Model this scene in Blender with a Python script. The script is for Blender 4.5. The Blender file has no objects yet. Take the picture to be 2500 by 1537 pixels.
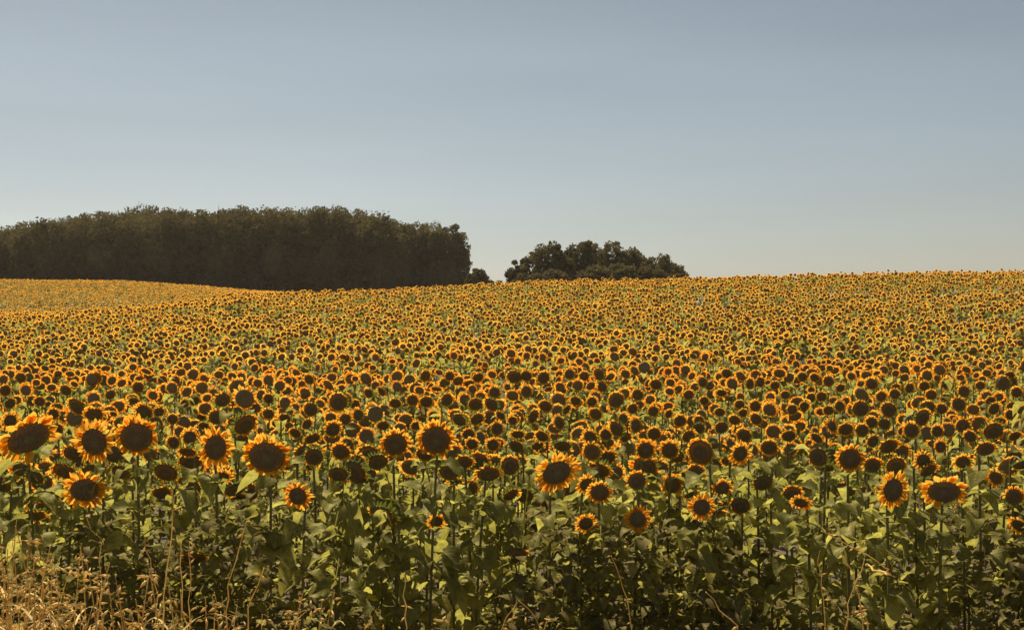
import bpy, math, random
import numpy as np
from mathutils import Vector, Matrix

R = math.radians
rng = np.random.default_rng(7)
random.seed(7)
scene = bpy.context.scene
C = scene.collection

# ------------------------------------------------------------------ camera
F = 3472.0            # focal length in photo pixels (50 mm on a 36 mm wide film)
HORIZON = 820.0
CAMZ = 2.2
PITCH = math.atan((HORIZON - 768.5) / F)
cam = bpy.data.cameras.new("camera")
cam.lens = 50.0
cam.sensor_width = 36.0
cam.clip_start = 0.1
cam.clip_end = 9000
camo = bpy.data.objects.new("camera", cam)
camo.location = (0, 0, CAMZ)
camo.rotation_euler = (R(90) + PITCH, 0, 0)
C.objects.link(camo)
scene.camera = camo

# ------------------------------------------------------------------ light
SUN_EL, SUN_AZ = R(52), R(-28)          # azimuth from +Y, negative to the left
w = bpy.data.worlds.new("World")
scene.world = w
w.use_nodes = True
nt = w.node_tree
for n in list(nt.nodes):
    nt.nodes.remove(n)
sky = nt.nodes.new("ShaderNodeTexSky")
sky.sky_type = 'NISHITA'
sky.sun_disc = False
sky.sun_elevation = SUN_EL
sky.sun_rotation = SUN_AZ
sky.air_density = 1.0
sky.dust_density = 1.0
sky.ozone_density = 1.5
hs = nt.nodes.new("ShaderNodeHueSaturation")
hs.inputs["Saturation"].default_value = 0.70
tint = nt.nodes.new("ShaderNodeMixRGB")
tint.blend_type = 'MULTIPLY'
tint.inputs[0].default_value = 1.0
tcw = nt.nodes.new("ShaderNodeTexCoord")
sep = nt.nodes.new("ShaderNodeSeparateXYZ")
rmp = nt.nodes.new("ShaderNodeValToRGB")       # a slightly milky horizon under a cooler height
rmp.color_ramp.elements[0].position, rmp.color_ramp.elements[0].color = 0.0, (1.0, 1.0, 1.0, 1)
rmp.color_ramp.elements[1].position, rmp.color_ramp.elements[1].color = 0.24, (0.74, 0.74, 0.69, 1)
nt.links.new(tcw.outputs["Generated"], sep.inputs[0])
nt.links.new(sep.outputs["Z"], rmp.inputs[0])
mpx = nt.nodes.new("ShaderNodeMapRange")
mpx.inputs[1].default_value, mpx.inputs[2].default_value = 0.0, 0.40
mpz = nt.nodes.new("ShaderNodeMapRange")
mpz.inputs[1].default_value, mpz.inputs[2].default_value = 0.13, 0.0
nt.links.new(sep.outputs["X"], mpx.inputs[0])
nt.links.new(sep.outputs["Z"], mpz.inputs[0])
mpm = nt.nodes.new("ShaderNodeMath")
mpm.operation = 'MULTIPLY'
nt.links.new(mpx.outputs[0], mpm.inputs[0])
nt.links.new(mpz.outputs[0], mpm.inputs[1])
warm = nt.nodes.new("ShaderNodeMixRGB")
warm.blend_type = 'MULTIPLY'
warm.inputs[2].default_value = (1.0, 0.90, 0.80, 1)
nt.links.new(mpm.outputs[0], warm.inputs[0])
nt.links.new(rmp.outputs[0], warm.inputs[1])
skm = nt.nodes.new("ShaderNodeMapping")
skm.inputs["Scale"].default_value = (1.2, 1.2, 9.0)
skn = nt.nodes.new("ShaderNodeTexNoise")
skn.inputs["Scale"].default_value = 1.6
skn.inputs["Detail"].default_value = 5.0
nt.links.new(tcw.outputs["Generated"], skm.inputs[0])
nt.links.new(skm.outputs[0], skn.inputs["Vector"])
skr = nt.nodes.new("ShaderNodeMapRange")
skr.inputs[3].default_value, skr.inputs[4].default_value = 0.87, 1.15
nt.links.new(skn.outputs[0], skr.inputs[0])
stk = nt.nodes.new("ShaderNodeVectorMath")
stk.operation = 'SCALE'
nt.links.new(warm.outputs[0], stk.inputs[0])
nt.links.new(skr.outputs[0], stk.inputs["Scale"])
nt.links.new(stk.outputs[0], tint.inputs[2])
bg = nt.nodes.new("ShaderNodeBackground")
bg.inputs["Strength"].default_value = 0.057
wo = nt.nodes.new("ShaderNodeOutputWorld")
nt.links.new(sky.outputs[0], hs.inputs["Color"])
nt.links.new(hs.outputs[0], tint.inputs[1])
nt.links.new(tint.outputs[0], bg.inputs[0])
nt.links.new(bg.outputs[0], wo.inputs[0])
sl = bpy.data.lights.new("sun", 'SUN')
sl.energy = 4.9
sl.angle = R(0.5)
sl.color = (1.0, 0.86, 0.64)
so = bpy.data.objects.new("sun", sl)
so.rotation_euler = (R(90) - SUN_EL, 0, math.pi - SUN_AZ)
S = Vector((math.sin(SUN_AZ) * math.cos(SUN_EL), math.cos(SUN_AZ) * math.cos(SUN_EL), math.sin(SUN_EL)))
so.rotation_euler = (-S).to_track_quat('-Z', 'Y').to_euler()
so.location = S * 50
C.objects.link(so)
vs = scene.view_settings
vs.view_transform = 'Standard'
vs.look = 'None'
vs.exposure = 0.55
vs.gamma = 1.0
scene.cycles.max_bounces = 8
scene.cycles.transmission_bounces = 4

# ------------------------------------------------------------------ helpers
SA, CA = math.sin(PITCH), math.cos(PITCH)


def pix(x, y, z):
    dz = z - CAMZ
    fw = y * CA + dz * SA
    up = -y * SA + dz * CA
    return 1250 + F * x / fw, 768.5 - F * up / fw


def unpix(px, py, d):
    a, b = (px - 1250) / F, (768.5 - py) / F
    vx, vy, vz = a, CA - b * SA, SA + b * CA
    k = d / vy
    return Vector((vx * k, d, CAMZ + vz * k))


def tag(o, label=None, cat=None, group=None, kind=None):
    if label:
        o["label"] = label
    if cat:
        o["category"] = cat
    if group:
        o["group"] = group
    if kind:
        o["kind"] = kind
    return o


def empty(name, loc=(0, 0, 0)):
    o = bpy.data.objects.new(name, None)
    o.empty_display_size = 0.1
    o.location = loc
    C.objects.link(o)
    return o


def link(name, me, parent=None, mat4=None):
    o = bpy.data.objects.new(name, me)
    C.objects.link(o)
    if parent is not None:
        o.parent = parent
    if mat4 is not None:
        o.matrix_local = mat4
    return o


def mesh_from(name, V, Fs, mats, midx=None, smooth=True):
    """Fs is a list of (k x n) index arrays (quads or tris)"""
    me = bpy.data.meshes.new(name)
    V = np.asarray(V, dtype=np.float32)
    me.vertices.add(len(V))
    me.vertices.foreach_set("co", V.ravel())
    loops = np.concatenate([f.ravel() for f in Fs]).astype(np.int32)
    tot = np.concatenate([np.full(len(f), f.shape[1], dtype=np.int32) for f in Fs])
    st = np.concatenate([[0], np.cumsum(tot)[:-1]]).astype(np.int32)
    me.loops.add(len(loops))
    me.loops.foreach_set("vertex_index", loops)
    me.polygons.add(len(tot))
    me.polygons.foreach_set("loop_start", st)
    me.polygons.foreach_set("loop_total", tot)
    if smooth:
        me.polygons.foreach_set("use_smooth", np.ones(len(tot), dtype=bool))
    for m in mats:
        me.materials.append(m)
    if midx is not None:
        me.polygons.foreach_set("material_index", np.concatenate(midx).astype(np.int32))
    me.update(calc_edges=True)
    return me


class Geo:
    """collects quads and tris with a material index"""

    def __init__(self):
        self.v = []
        self.n = 0
        self.q, self.t, self.qm, self.tm = [], [], [], []

    def add(self, V, Q=None, T=None, m=0):
        V = np.asarray(V, dtype=np.float64).reshape(-1, 3)
        if Q is not None and len(Q):
            Q = np.asarray(Q).reshape(-1, 4) + self.n
            self.q.append(Q)
            self.qm.append(np.full(len(Q), m))
        if T is not None and len(T):
            T = np.asarray(T).reshape(-1, 3) + self.n
            self.t.append(T)
            self.tm.append(np.full(len(T), m))
        self.v.append(V)
        self.n += len(V)

    def arrays(self):
        V = np.concatenate(self.v)
        Q = np.concatenate(self.q) if self.q else np.zeros((0, 4), int)
        T = np.concatenate(self.t) if self.t else np.zeros((0, 3), int)
        QM = np.concatenate(self.qm) if self.qm else np.zeros(0, int)
        TM = np.concatenate(self.tm) if self.tm else np.zeros(0, int)
        return V, Q, T, QM, TM

    def tile(self, proto, M, P):
        """proto = arrays(); M (N,3,3) and P (N,3): one transformed copy each"""
        V, Q, T, QM, TM = proto
        N, k = len(M), len(V)
        if N == 0:
            return
        W = np.einsum('nij,kj->nki', M, V) + P[:, None, :]
        off = (np.arange(N) * k)[:, None, None] + self.n
        if len(Q):
            self.q.append((Q[None] + off).reshape(-1, 4))
            self.qm.append(np.tile(QM, N))
        if len(T):
            self.t.append((T[None] + off).reshape(-1, 3))
            self.tm.append(np.tile(TM, N))
        self.v.append(W.reshape(-1, 3))
        self.n += N * k

    def mesh(self, name, mats, smooth=True):
        V, Q, T, QM, TM = self.arrays()
        fs, ms = [], []
        if len(Q):
            fs.append(Q)
            ms.append(QM)
        if len(T):
            fs.append(T)
            ms.append(TM)
        return mesh_from(name, V, fs, mats, ms, smooth)


def grid_faces(nu, nv, wrap=False):
    q = []
    for i in range(nu - 1):
        for j in range(nv if wrap else nv - 1):
            a, b = i * nv + j, i * nv + (j + 1) % nv
            q.append((a, b, b + nv, a + nv))
    return np.array(q)


def tube(path, rad, n=6, g=None, m=0):
    """a tapered tube along a path of points"""
    P = np.asarray(path, float)
    rad = np.broadcast_to(np.asarray(rad, float), (len(P),))
    T = np.gradient(P, axis=0)
    T /= np.linalg.norm(T, axis=1)[:, None] + 1e-9
    ref = np.array([1.0, 0.03, 0.0])
    A = np.cross(T, ref)
    A /= np.linalg.norm(A, axis=1)[:, None] + 1e-9
    B = np.cross(T, A)
    th = np.linspace(0, 2 * math.pi, n, endpoint=False)
    V = P[:, None, :] + rad[:, None, None] * (np.cos(th)[None, :, None] * A[:, None, :] + np.sin(th)[None, :, None] * B[:, None, :])
    g = g or Geo()
    g.add(V.reshape(-1, 3), grid_faces(len(P), n, True), None, m)
    return g


def bez(p0, p1, p2, p3, n):
    t = np.linspace(0, 1, n)[:, None]
    p0, p1, p2, p3 = [np.asarray(p, float) for p in (p0, p1, p2, p3)]
    return (1 - t) ** 3 * p0 + 3 * (1 - t) ** 2 * t * p1 + 3 * (1 - t) * t ** 2 * p2 + t ** 3 * p3


# ------------------------------------------------------------------ materials
def new_mat(name):
    m = bpy.data.materials.new(name)
    m.use_nodes = True
    t = m.node_tree
    for n in list(t.nodes):
        t.nodes.remove(n)
    return m, t


def leafy(name, cols, trans_cols, trans=0.5, scale=3.0, detail_scale=40.0, gloss=0.06, rough=0.5, bump=0.0, bscale=90):
    """two-sided organic sheet: diffuse reflection plus light passing through, colours vary in place"""
    m, t = new_mat(name)
    L = t.links.new
    geo = t.nodes.new("ShaderNodeNewGeometry")
    no = t.nodes.new("ShaderNodeTexNoise")
    no.inputs["Scale"].default_value = scale
    no.inputs["Detail"].default_value = 2.0
    L(geo.outputs["Position"], no.inputs["Vector"])
    n2 = t.nodes.new("ShaderNodeTexNoise")
    n2.inputs["Scale"].default_value = detail_scale
    n2.inputs["Detail"].default_value = 1.0
    L(geo.outputs["Position"], n2.inputs["Vector"])
    mx = t.nodes.new("ShaderNodeMath")
    mx.operation = 'MULTIPLY_ADD'
    L(no.outputs[0], mx.inputs[0])
    mx.inputs[1].default_value = 0.6
    m3 = t.nodes.new("ShaderNodeMath")
    m3.operation = 'MULTIPLY'
    m3.inputs[1].default_value = 0.4
    L(n2.outputs[0], m3.inputs[0])
    L(m3.outputs[0], mx.inputs[2])

    def ramp(cs):
        r = t.nodes.new("ShaderNodeValToRGB")
        el = r.color_ramp.elements
        ps = np.linspace(0.33, 0.67, len(cs))
        el[0].position, el[0].color = ps[0], (*cs[0], 1)
        el[1].position, el[1].color = ps[-1], (*cs[-1], 1)
        for p, c in zip(ps[1:-1], cs[1:-1]):
            e = el.new(p)
            e.color = (*c, 1)
        L(mx.outputs[0], r.inputs[0])
        return r
    ra, rb = ramp(cols), ramp(trans_cols)
    df = t.nodes.new("ShaderNodeBsdfDiffuse")
    tr = t.nodes.new("ShaderNodeBsdfTranslucent")
    L(ra.outputs[0], df.inputs[0])
    L(rb.outputs[0], tr.inputs[0])
    mi = t.nodes.new("ShaderNodeMixShader")
    mi.inputs[0].default_value = trans
    L(df.outputs[0], mi.inputs[1])
    L(tr.outputs[0], mi.inputs[2])
    last = mi
    if gloss > 0:
        gl = t.nodes.new("ShaderNodeBsdfGlossy")
        gl.inputs["Roughness"].default_value = rough
        gl.inputs["Color"].default_value = (0.75, 0.72, 0.38, 1)
        m2 = t.nodes.new("ShaderNodeMixShader")
        m2.inputs[0].default_value = gloss
        L(mi.outputs[0], m2.inputs[1])
        L(gl.outputs[0], m2.inputs[2])
        last = m2
    if bump > 0:
        bn = t.nodes.new("ShaderNodeTexNoise")
        bn.inputs["Scale"].default_value = bscale
        L(geo.outputs["Position"], bn.inputs["Vector"])
        bp = t.nodes.new("ShaderNodeBump")
        bp.inputs["Strength"].default_value = bump
        bp.inputs["Distance"].default_value = 0.01
        L(bn.outputs[0], bp.inputs["Height"])
        L(bp.outputs[0], df.inputs["Normal"])
    out = t.nodes.new("ShaderNodeOutputMaterial")
    L(last.outputs[0], out.inputs[0])
    return m


def solid(name, cols, scale=20, rough=0.85, bump=0.4, bdist=0.01, spec=0.2, voronoi=False, radial=False):
    m, t = new_mat(name)
    L = t.links.new
    tc = t.nodes.new("ShaderNodeTexCoord")
    no = t.nodes.new("ShaderNodeTexVoronoi" if voronoi else "ShaderNodeTexNoise")
    no.inputs["Scale"].default_value = scale
    L(tc.outputs["Object"], no.inputs["Vector"])
    r = t.nodes.new("ShaderNodeValToRGB")
    el = r.color_ramp.elements
    a, b = (0.05, 0.7) if voronoi else (0.35, 0.65)
    el[0].position, el[0].color = a, (*cols[0], 1)
    el[1].position, el[1].color = b, (*cols[1], 1)
    L(no.outputs[0], r.inputs[0])
    p = t.nodes.new("ShaderNodeBsdfPrincipled")
    p.inputs["Roughness"].default_value = rough
    p.inputs["Specular IOR Level"].default_value = spec
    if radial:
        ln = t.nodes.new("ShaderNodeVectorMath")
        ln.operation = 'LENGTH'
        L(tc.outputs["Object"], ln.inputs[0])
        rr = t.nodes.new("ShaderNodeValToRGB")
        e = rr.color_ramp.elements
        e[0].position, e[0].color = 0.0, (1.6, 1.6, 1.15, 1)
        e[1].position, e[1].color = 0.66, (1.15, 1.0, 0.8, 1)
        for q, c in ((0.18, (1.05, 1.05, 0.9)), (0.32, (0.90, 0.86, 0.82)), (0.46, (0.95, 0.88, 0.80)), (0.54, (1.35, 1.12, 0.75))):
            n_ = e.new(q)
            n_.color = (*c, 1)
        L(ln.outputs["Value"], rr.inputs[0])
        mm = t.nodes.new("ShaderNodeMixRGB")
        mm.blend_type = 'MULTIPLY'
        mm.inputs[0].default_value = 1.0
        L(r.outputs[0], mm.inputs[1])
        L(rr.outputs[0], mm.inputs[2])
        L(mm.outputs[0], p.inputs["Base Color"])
    else:
        L(r.outputs[0], p.inputs["Base Color"])
    bp = t.nodes.new("ShaderNodeBump")
    bp.inputs["Strength"].default_value = bump
    bp.inputs["Distance"].default_value = bdist
    L(no.outputs[0], bp.inputs["Height"])
    L(bp.outputs[0], p.inputs["Normal"])
    out = t.nodes.new("ShaderNodeOutputMaterial")
    L(p.outputs[0], out.inputs[0])
    return m


M_PETAL = leafy("petal", [(0.72, 0.30, 0.02), (0.78, 0.38, 0.03), (0.80, 0.46, 0.05)],
                [(0.88, 0.36, 0.03), (0.93, 0.47, 0.05), (0.95, 0.58, 0.09)], trans=0.62, scale=6, detail_scale=60, gloss=0.0)
M_LEAF = leafy("leaf", [(0.105, 0.098, 0.030), (0.155, 0.145, 0.040), (0.24, 0.215, 0.058)],
               [(0.28, 0.26, 0.05), (0.53, 0.49, 0.09), (0.87, 0.78, 0.19)], trans=0.42, scale=2.5, detail_scale=28, gloss=0.022, rough=0.5, bump=0.6)
M_LEAF_NEAR = leafy("veined_leaf", [(0.100, 0.098, 0.030), (0.150, 0.146, 0.040), (0.235, 0.215, 0.058)],
                [(0.27, 0.26, 0.045), (0.53, 0.50, 0.085), (0.90, 0.82, 0.18)], trans=0.42, scale=2.5, detail_scale=28, gloss=0.022, rough=0.5, bump=0.6)
t_ = M_LEAF_NEAR.node_tree
tcl = t_.nodes.new("ShaderNodeTexCoord")
sxl = t_.nodes.new("ShaderNodeSeparateXYZ")
t_.links.new(tcl.outputs["Object"], sxl.inputs[0])


def mth(op, a, b=None, c=None):
    n = t_.nodes.new("ShaderNodeMath")
    n.operation = op
    for i, v in enumerate((a, b, c)):
        if v is None:
            continue
        if isinstance(v, (int, float)):
            n.inputs[i].default_value = v
        else:
            t_.links.new(v, n.inputs[i])
    return n.outputs[0]


ay = mth('ABSOLUTE', sxl.outputs["Y"])
side_v = mth('PINGPONG', mth('MULTIPLY', mth('SUBTRACT', sxl.outputs["X"], mth('MULTIPLY', ay, 0.9)), 8.0), 0.5)
vein = mth('MAXIMUM', mth('LESS_THAN', ay, 0.014), mth('LESS_THAN', side_v, 0.07))
for ramp_node in [n for n in t_.nodes if n.type == 'VALTORGB']:
    dst = [l.to_socket for l in ramp_node.outputs[0].links]
    mxv = t_.nodes.new("ShaderNodeMixRGB")
    t_.links.new(mth('MULTIPLY', vein, 0.55), mxv.inputs[0])
    t_.links.new(ramp_node.outputs[0], mxv.inputs[1])
    mxv.inputs[2].default_value = (0.42, 0.38, 0.18, 1)
    for d_ in dst:
        t_.links.new(mxv.outputs[0], d_)
M_WEED = leafy("weed_leaf", [(0.11, 0.085, 0.038), (0.15, 0.12, 0.045), (0.22, 0.185, 0.065)],
                [(0.10, 0.09, 0.025), (0.24, 0.22, 0.05), (0.78, 0.70, 0.18)], trans=0.30, scale=3.5, detail_scale=30, gloss=0.015, rough=0.5)
M_STEM = leafy("stem", [(0.15, 0.135, 0.06), (0.22, 0.19, 0.08)], [(0.3, 0.3, 0.08), (0.4, 0.35, 0.1)], trans=0.12, scale=5, gloss=0.04)
M_BRACT = leafy("bract", [(0.08, 0.10, 0.03), (0.13, 0.14, 0.04)], [(0.2, 0.3, 0.04), (0.3, 0.36, 0.06)], trans=0.25, scale=8, gloss=0.03)
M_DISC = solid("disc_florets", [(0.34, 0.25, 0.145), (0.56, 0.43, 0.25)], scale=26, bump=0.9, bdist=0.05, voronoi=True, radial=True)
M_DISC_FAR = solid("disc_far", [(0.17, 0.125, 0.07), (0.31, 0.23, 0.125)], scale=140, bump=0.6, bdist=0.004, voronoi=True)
M_STRAW = leafy("straw", [(0.62, 0.42, 0.15), (0.78, 0.56, 0.22), (0.86, 0.66, 0.30)], [(0.85, 0.6, 0.22), (0.95, 0.72, 0.32), (1.0, 0.84, 0.45)], trans=0.45, scale=4, gloss=0.04)
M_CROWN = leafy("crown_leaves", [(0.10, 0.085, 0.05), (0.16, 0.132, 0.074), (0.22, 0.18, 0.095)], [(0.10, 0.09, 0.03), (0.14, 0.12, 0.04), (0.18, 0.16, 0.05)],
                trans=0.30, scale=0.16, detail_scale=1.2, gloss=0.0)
M_BARK = solid("bark", [(0.05, 0.038, 0.025), (0.10, 0.075, 0.05)], scale=6, bump=0.6, bdist=0.05)


def soil():
    m, t = new_mat("soil")
    L = t.links.new
    tc = t.nodes.new("ShaderNodeNewGeometry")
    a = t.nodes.new("ShaderNodeTexNoise")
    a.inputs["Scale"].default_value = 1.3
    a.inputs["Detail"].default_value = 8
    L(tc.outputs["Position"], a.inputs["Vector"])
    r = t.nodes.new("ShaderNodeValToRGB")
    el = r.color_ramp.elements
    el[0].position, el[0].color = 0.35, (0.05, 0.036, 0.022, 1)
    el[1].position, el[1].color = 0.65, (0.09, 0.068, 0.035, 1)
    L(a.outputs[0], r.inputs[0])
    p = t.nodes.new("ShaderNodeBsdfPrincipled")
    p.inputs["Roughness"].default_value = 0.95
    L(r.outputs[0], p.inputs["Base Color"])
    b = t.nodes.new("ShaderNodeBump")
    b.inputs["Distance"].default_value = 0.08
    L(a.outputs[0], b.inputs["Height"])
    L(b.outputs[0], p.inputs["Normal"])
    out = t.nodes.new("ShaderNodeOutputMaterial")
    L(p.outputs[0], out.inputs[0])
    return m


M_SOIL = soil()


# ------------------------------------------------------------------ terrain: height of the flower canopy above depth and column
def pchip(x, y, xi):
    x, y = np.asarray(x, float), np.asarray(y, float)
    h, dl = np.diff(x), np.diff(y) / np.diff(x)
    m = np.zeros(len(x))
    for k in range(1, len(x) - 1):
        if dl[k - 1] * dl[k] > 0:
            w1, w2 = 2 * h[k] + h[k - 1], h[k] + 2 * h[k - 1]
            m[k] = (w1 + w2) / (w1 / dl[k - 1] + w2 / dl[k])
    m[0], m[-1] = dl[0], dl[-1]
    i = np.clip(np.searchsorted(x, xi) - 1, 0, len(x) - 2)
    t = (xi - x[i]) / h[i]
    return ((1 + 2 * t) * (1 - t) ** 2 * y[i] + t * (1 - t) ** 2 * h[i] * m[i] + t * t * (3 - 2 * t) * y[i + 1] + t * t * (t - 1) * h[i] * m[i + 1])


UCOL = np.array([-400, 0, 300, 480, 600, 720, 1000, 1300, 1700, 2100, 2500, 2900], float)
YC = np.array([778, 772, 758, 740, 725, 721, 708, 695, 683, 675, 667, 663], float)
DC = np.array([70, 70, 72, 75, 78, 82, 85, 88, 90, 90, 90, 90], float)
YF = np.array([685, 686, 689, 701, 713, 722, 740, 752, 762, 772, 780, 780], float)
DROW = np.linspace(0, 420, 421)
CD = [0, 5, 8, 12, 17, 25, 35, 45, 60, 75, 88, 100]
CY = [None, None, 1072, 1024, 980, 930, 874, 827, 772, 731, 700, 675]
CZv = [-0.5, -0.55] + [-(y - HORIZON) * d / F for d, y in zip(CD[2:], CY[2:])]
TAB = np.zeros((len(UCOL), len(DROW)))
for i in range(len(UCOL)):
    dc = DC[i]
    zc = (HORIZON - YC[i]) * dc / F
    base = float(pchip(CD, CZv, np.array([dc]))[0])
    B = (zc - base) / ((dc - 18) / 70) ** 1.7
    ds = [d for d in CD if d < dc - 3]
    zs = [z + B * (max(d - 18, 0) / 70) ** 1.7 for d, z in zip(CD, CZv) if d < dc - 3]
    zf = (HORIZON - YF[i]) * 200 / F
    zf = zf + (0.0)
    los = zc / dc
    ds += [dc, dc + 8, dc + 18, 104 + (dc - 70) * 0.6, 124, 160, 200, 215, 260, 420]
    zs += [zc, zc + 8 * los, zc + 0.1, zc - 0.5, min(los * 124 - 0.1, zf - 1.5), 0.5 * (min(los * 124 - 0.1, zf - 1.5) + zf) + 0.2, zf, zf, zf - 0.5, zf - 3]
    TAB[i] = pchip(ds, zs, DROW)


def canopy(x, y):
    """world height of the average flower head over ground point x, y (y forward)"""
    x, y = np.asarray(x, float), np.asarray(y, float)
    yy = np.maximum(y, 1.0)
    u = 1250 + F * x / np.maximum(yy, np.abs(x) / 0.6)
    u = np.clip(u, UCOL[0], UCOL[-1])
    d = np.clip(yy, 0, 419.5)
    i = np.clip(np.searchsorted(UCOL, u) - 1, 0, len(UCOL) - 2)
    t = (u - UCOL[i]) / (UCOL[i + 1] - UCOL[i])
    j = d.astype(int)
    s = d - j
    z = (1 - t) * ((1 - s) * TAB[i, j] + s * TAB[i, j + 1]) + t * ((1 - s) * TAB[i + 1, j] + s * TAB[i + 1, j + 1])
    return z + CAMZ


PLANT_H = 1.62


def ground(x, y):
    return canopy(x, y) - PLANT_H


ys = np.concatenate([[-2400, -1600, -800, -300, -100, -40, -15, -5], np.arange(-2, 30, 1.0), np.arange(30, 130, 2.5), np.arange(130, 300, 6), [320, 360, 420, 700, 1200, 1800, 2400]])
xs = np.concatenate([[-2400, -1800, -1000, -500, -300, -200], np.arange(-150, 151, 3.0), [200, 300, 500, 1000, 1800, 2400]])
GX, GY = np.meshgrid(xs, ys)
GZ = ground(GX, GY)
GZ += 0.03 * np.sin(GX * 2.1 + 1.3 * np.sin(GY * 1.7)) * (np.abs(GX) < 40) * (GY < 60)
gm = mesh_from("ground", np.stack([GX, GY, GZ], -1).reshape(-1, 3), [grid_faces(len(ys), len(xs))], [M_SOIL])
go = link("ground", gm)
tag(go, kind="structure")


# ------------------------------------------------------------------ sunflower pieces
def petal(L, W, th, r0, a, b, side=0.0, twist=0.0):
    """one petal lying radially at angle th, root radius r0; returns V, Q, T"""
    ts = [0.0, 0.3, 0.62, 0.86]
    ws = [0.34, 0.92, 0.92, 0.5]
    V = []
    for t, wd in zip(ts, ws):
        r = r0 + L * t
        z = a * L * t + b * L * t * t
        for s in (-1, 0, 1):
            V.append((r, s * wd * W * 0.5 + side * L * t * t, z + (-0.10 * W if s == 0 else 0.05 * W) + s * twist * W * t))
    V.append((r0 + L, side * L, a * L + b * L))
    V = np.array(V)
    c, s = math.cos(th), math.sin(th)
    V = np.stack([V[:, 0] * c - V[:, 1] * s, V[:, 0] * s + V[:, 1] * c, V[:, 2]], -1)
    Q = grid_faces(4, 3)
    T = np.array([(9, 10, 12), (10, 11, 12)])
    return V, Q, T


def ring_geo(rd, n, seed, missing=0.0, gap=None, curl=(0.05, -0.15), ragged=0.38, chin=False):
    r = np.random.default_rng(seed)
    g = Geo()
    for layer in range(2):
        for k in range(n):
            th = 2 * math.pi * (k + 0.5 * layer) / n + r.normal(0, 0.09)
            if r.random() < missing:
                continue
            if gap and abs((th - gap[0] + math.pi) % (2 * math.pi) - math.pi) < gap[1] and r.random() < 0.85:
                continue
            Lp = (1 - rd * 0.93) * (1.0 - 0.12 * layer) * (1 + r.uniform(-ragged, ragged * 0.5))
            Lp *= 0.78 + 0.26 * math.sin(th) if chin else 1.0
            Wp = 2 * math.pi * rd / n * r.uniform(0.9, 1.35)
            V, Q, T = petal(Lp, Wp, th, rd * 0.93, curl[0] + r.normal(0, 0.16) + 0.15 * layer, curl[1] + r.normal(0, 0.18), r.normal(0, 0.12), r.normal(0, 0.3))
            V[:, 2] += 0.02 * (1 - layer)
            g.add(V, Q, T)
    return g


def ring_mesh(name, **kw):
    return ring_geo(**kw).mesh(name, [M_PETAL])


def disc_mesh(name, rd, seed):
    r = np.random.default_rng(seed)
    nu, nv = 11, 30
    V = []
    for i in range(nu):
        q = i / (nu - 1)
        for j in range(nv):
            th = 2 * math.pi * j / nv
            rr = rd * q * (1 + 0.035 * math.sin(3 * th + seed) + 0.02 * math.sin(5 * th + 2 * seed))
            z = 0.13 * rd * math.sin(min(q * 1.25, 1) * math.pi) + 0.10 * rd * (1 - q ** 3) - (0.1 * rd if i == nu - 1 else 0)
            z += r.normal(0, 0.016) * rd * (0 < i < nu - 1)
            V.append((rr * math.cos(th), rr * math.sin(th), z))
    g = Geo()
    g.add(V, grid_faces(nu, nv, True))
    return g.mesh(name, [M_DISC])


def back_mesh(name, rd, seed):
    """green receptacle behind the disc with pointed bracts"""
    r = np.random.default_rng(seed)
    g = Geo()
    prof = [(1.0, -0.02), (1.0, -0.12), (0.8, -0.28), (0.45, -0.42), (0.14, -0.50), (0.10, -0.62)]
    nv = 20
    V = [(p * rd * math.cos(t), p * rd * math.sin(t), z * rd) for p, z in prof for t in np.linspace(0, 2 * math.pi, nv, endpoint=False)]
    g.add(V, grid_faces(len(prof), nv, True)[:, ::-1])
    for k in range(22):
        V, Q, T = petal((0.30 + 0.15 * r.random()) * rd * 1.2, 0.22 * rd, 2 * math.pi * k / 22 + r.normal(0, 0.05), rd * 0.92, -0.25 + r.normal(0, 0.25), -0.3, r.normal(0, 0.1))
        V[:, 2] -= 0.07 * rd
        g.add(V, Q, T)
    return g.mesh(name, [M_BRACT])


# kinds of heads: disc ratio, petals per layer, missing share, gap (angle, half width)
KINDS = {
    'full': dict(rd=0.56, n=24, missing=0.02, curl=(0.06, -0.18)),
    'full2': dict(rd=0.62, n=26, missing=0.05, curl=(0.15, -0.05), chin=True),
    'ring': dict(rd=0.69, n=24, missing=0.14, curl=(0.30, 0.10), chin=True),
    'thin': dict(rd=0.78, n=24, missing=0.24, curl=(0.45, 0.2), chin=True),
    'top': dict(rd=0.70, n=22, missing=0.10, gap=(-1.57, 1.3), curl=(0.2, 0.1)),
    'sides': dict(rd=0.60, n=16, missing=0.15, gap=(-1.2, 0.5), curl=(0.1, 0.0)),
    'bare': dict(rd=0.80, n=20, missing=0.72, curl=(0.3, -0.3)),
}
HEADS = {}
for ki, (k, p) in enumerate(KINDS.items()):
    HEADS[k] = []
    for s in range(5):
        HEADS[k].append((ring_mesh("petal_ring", seed=ki * 10 + s, **{**p, 'rd': p['rd']}), disc_mesh("disc", p['rd'], ki * 10 + s), back_mesh("flower_head", p['rd'], s)))


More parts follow.
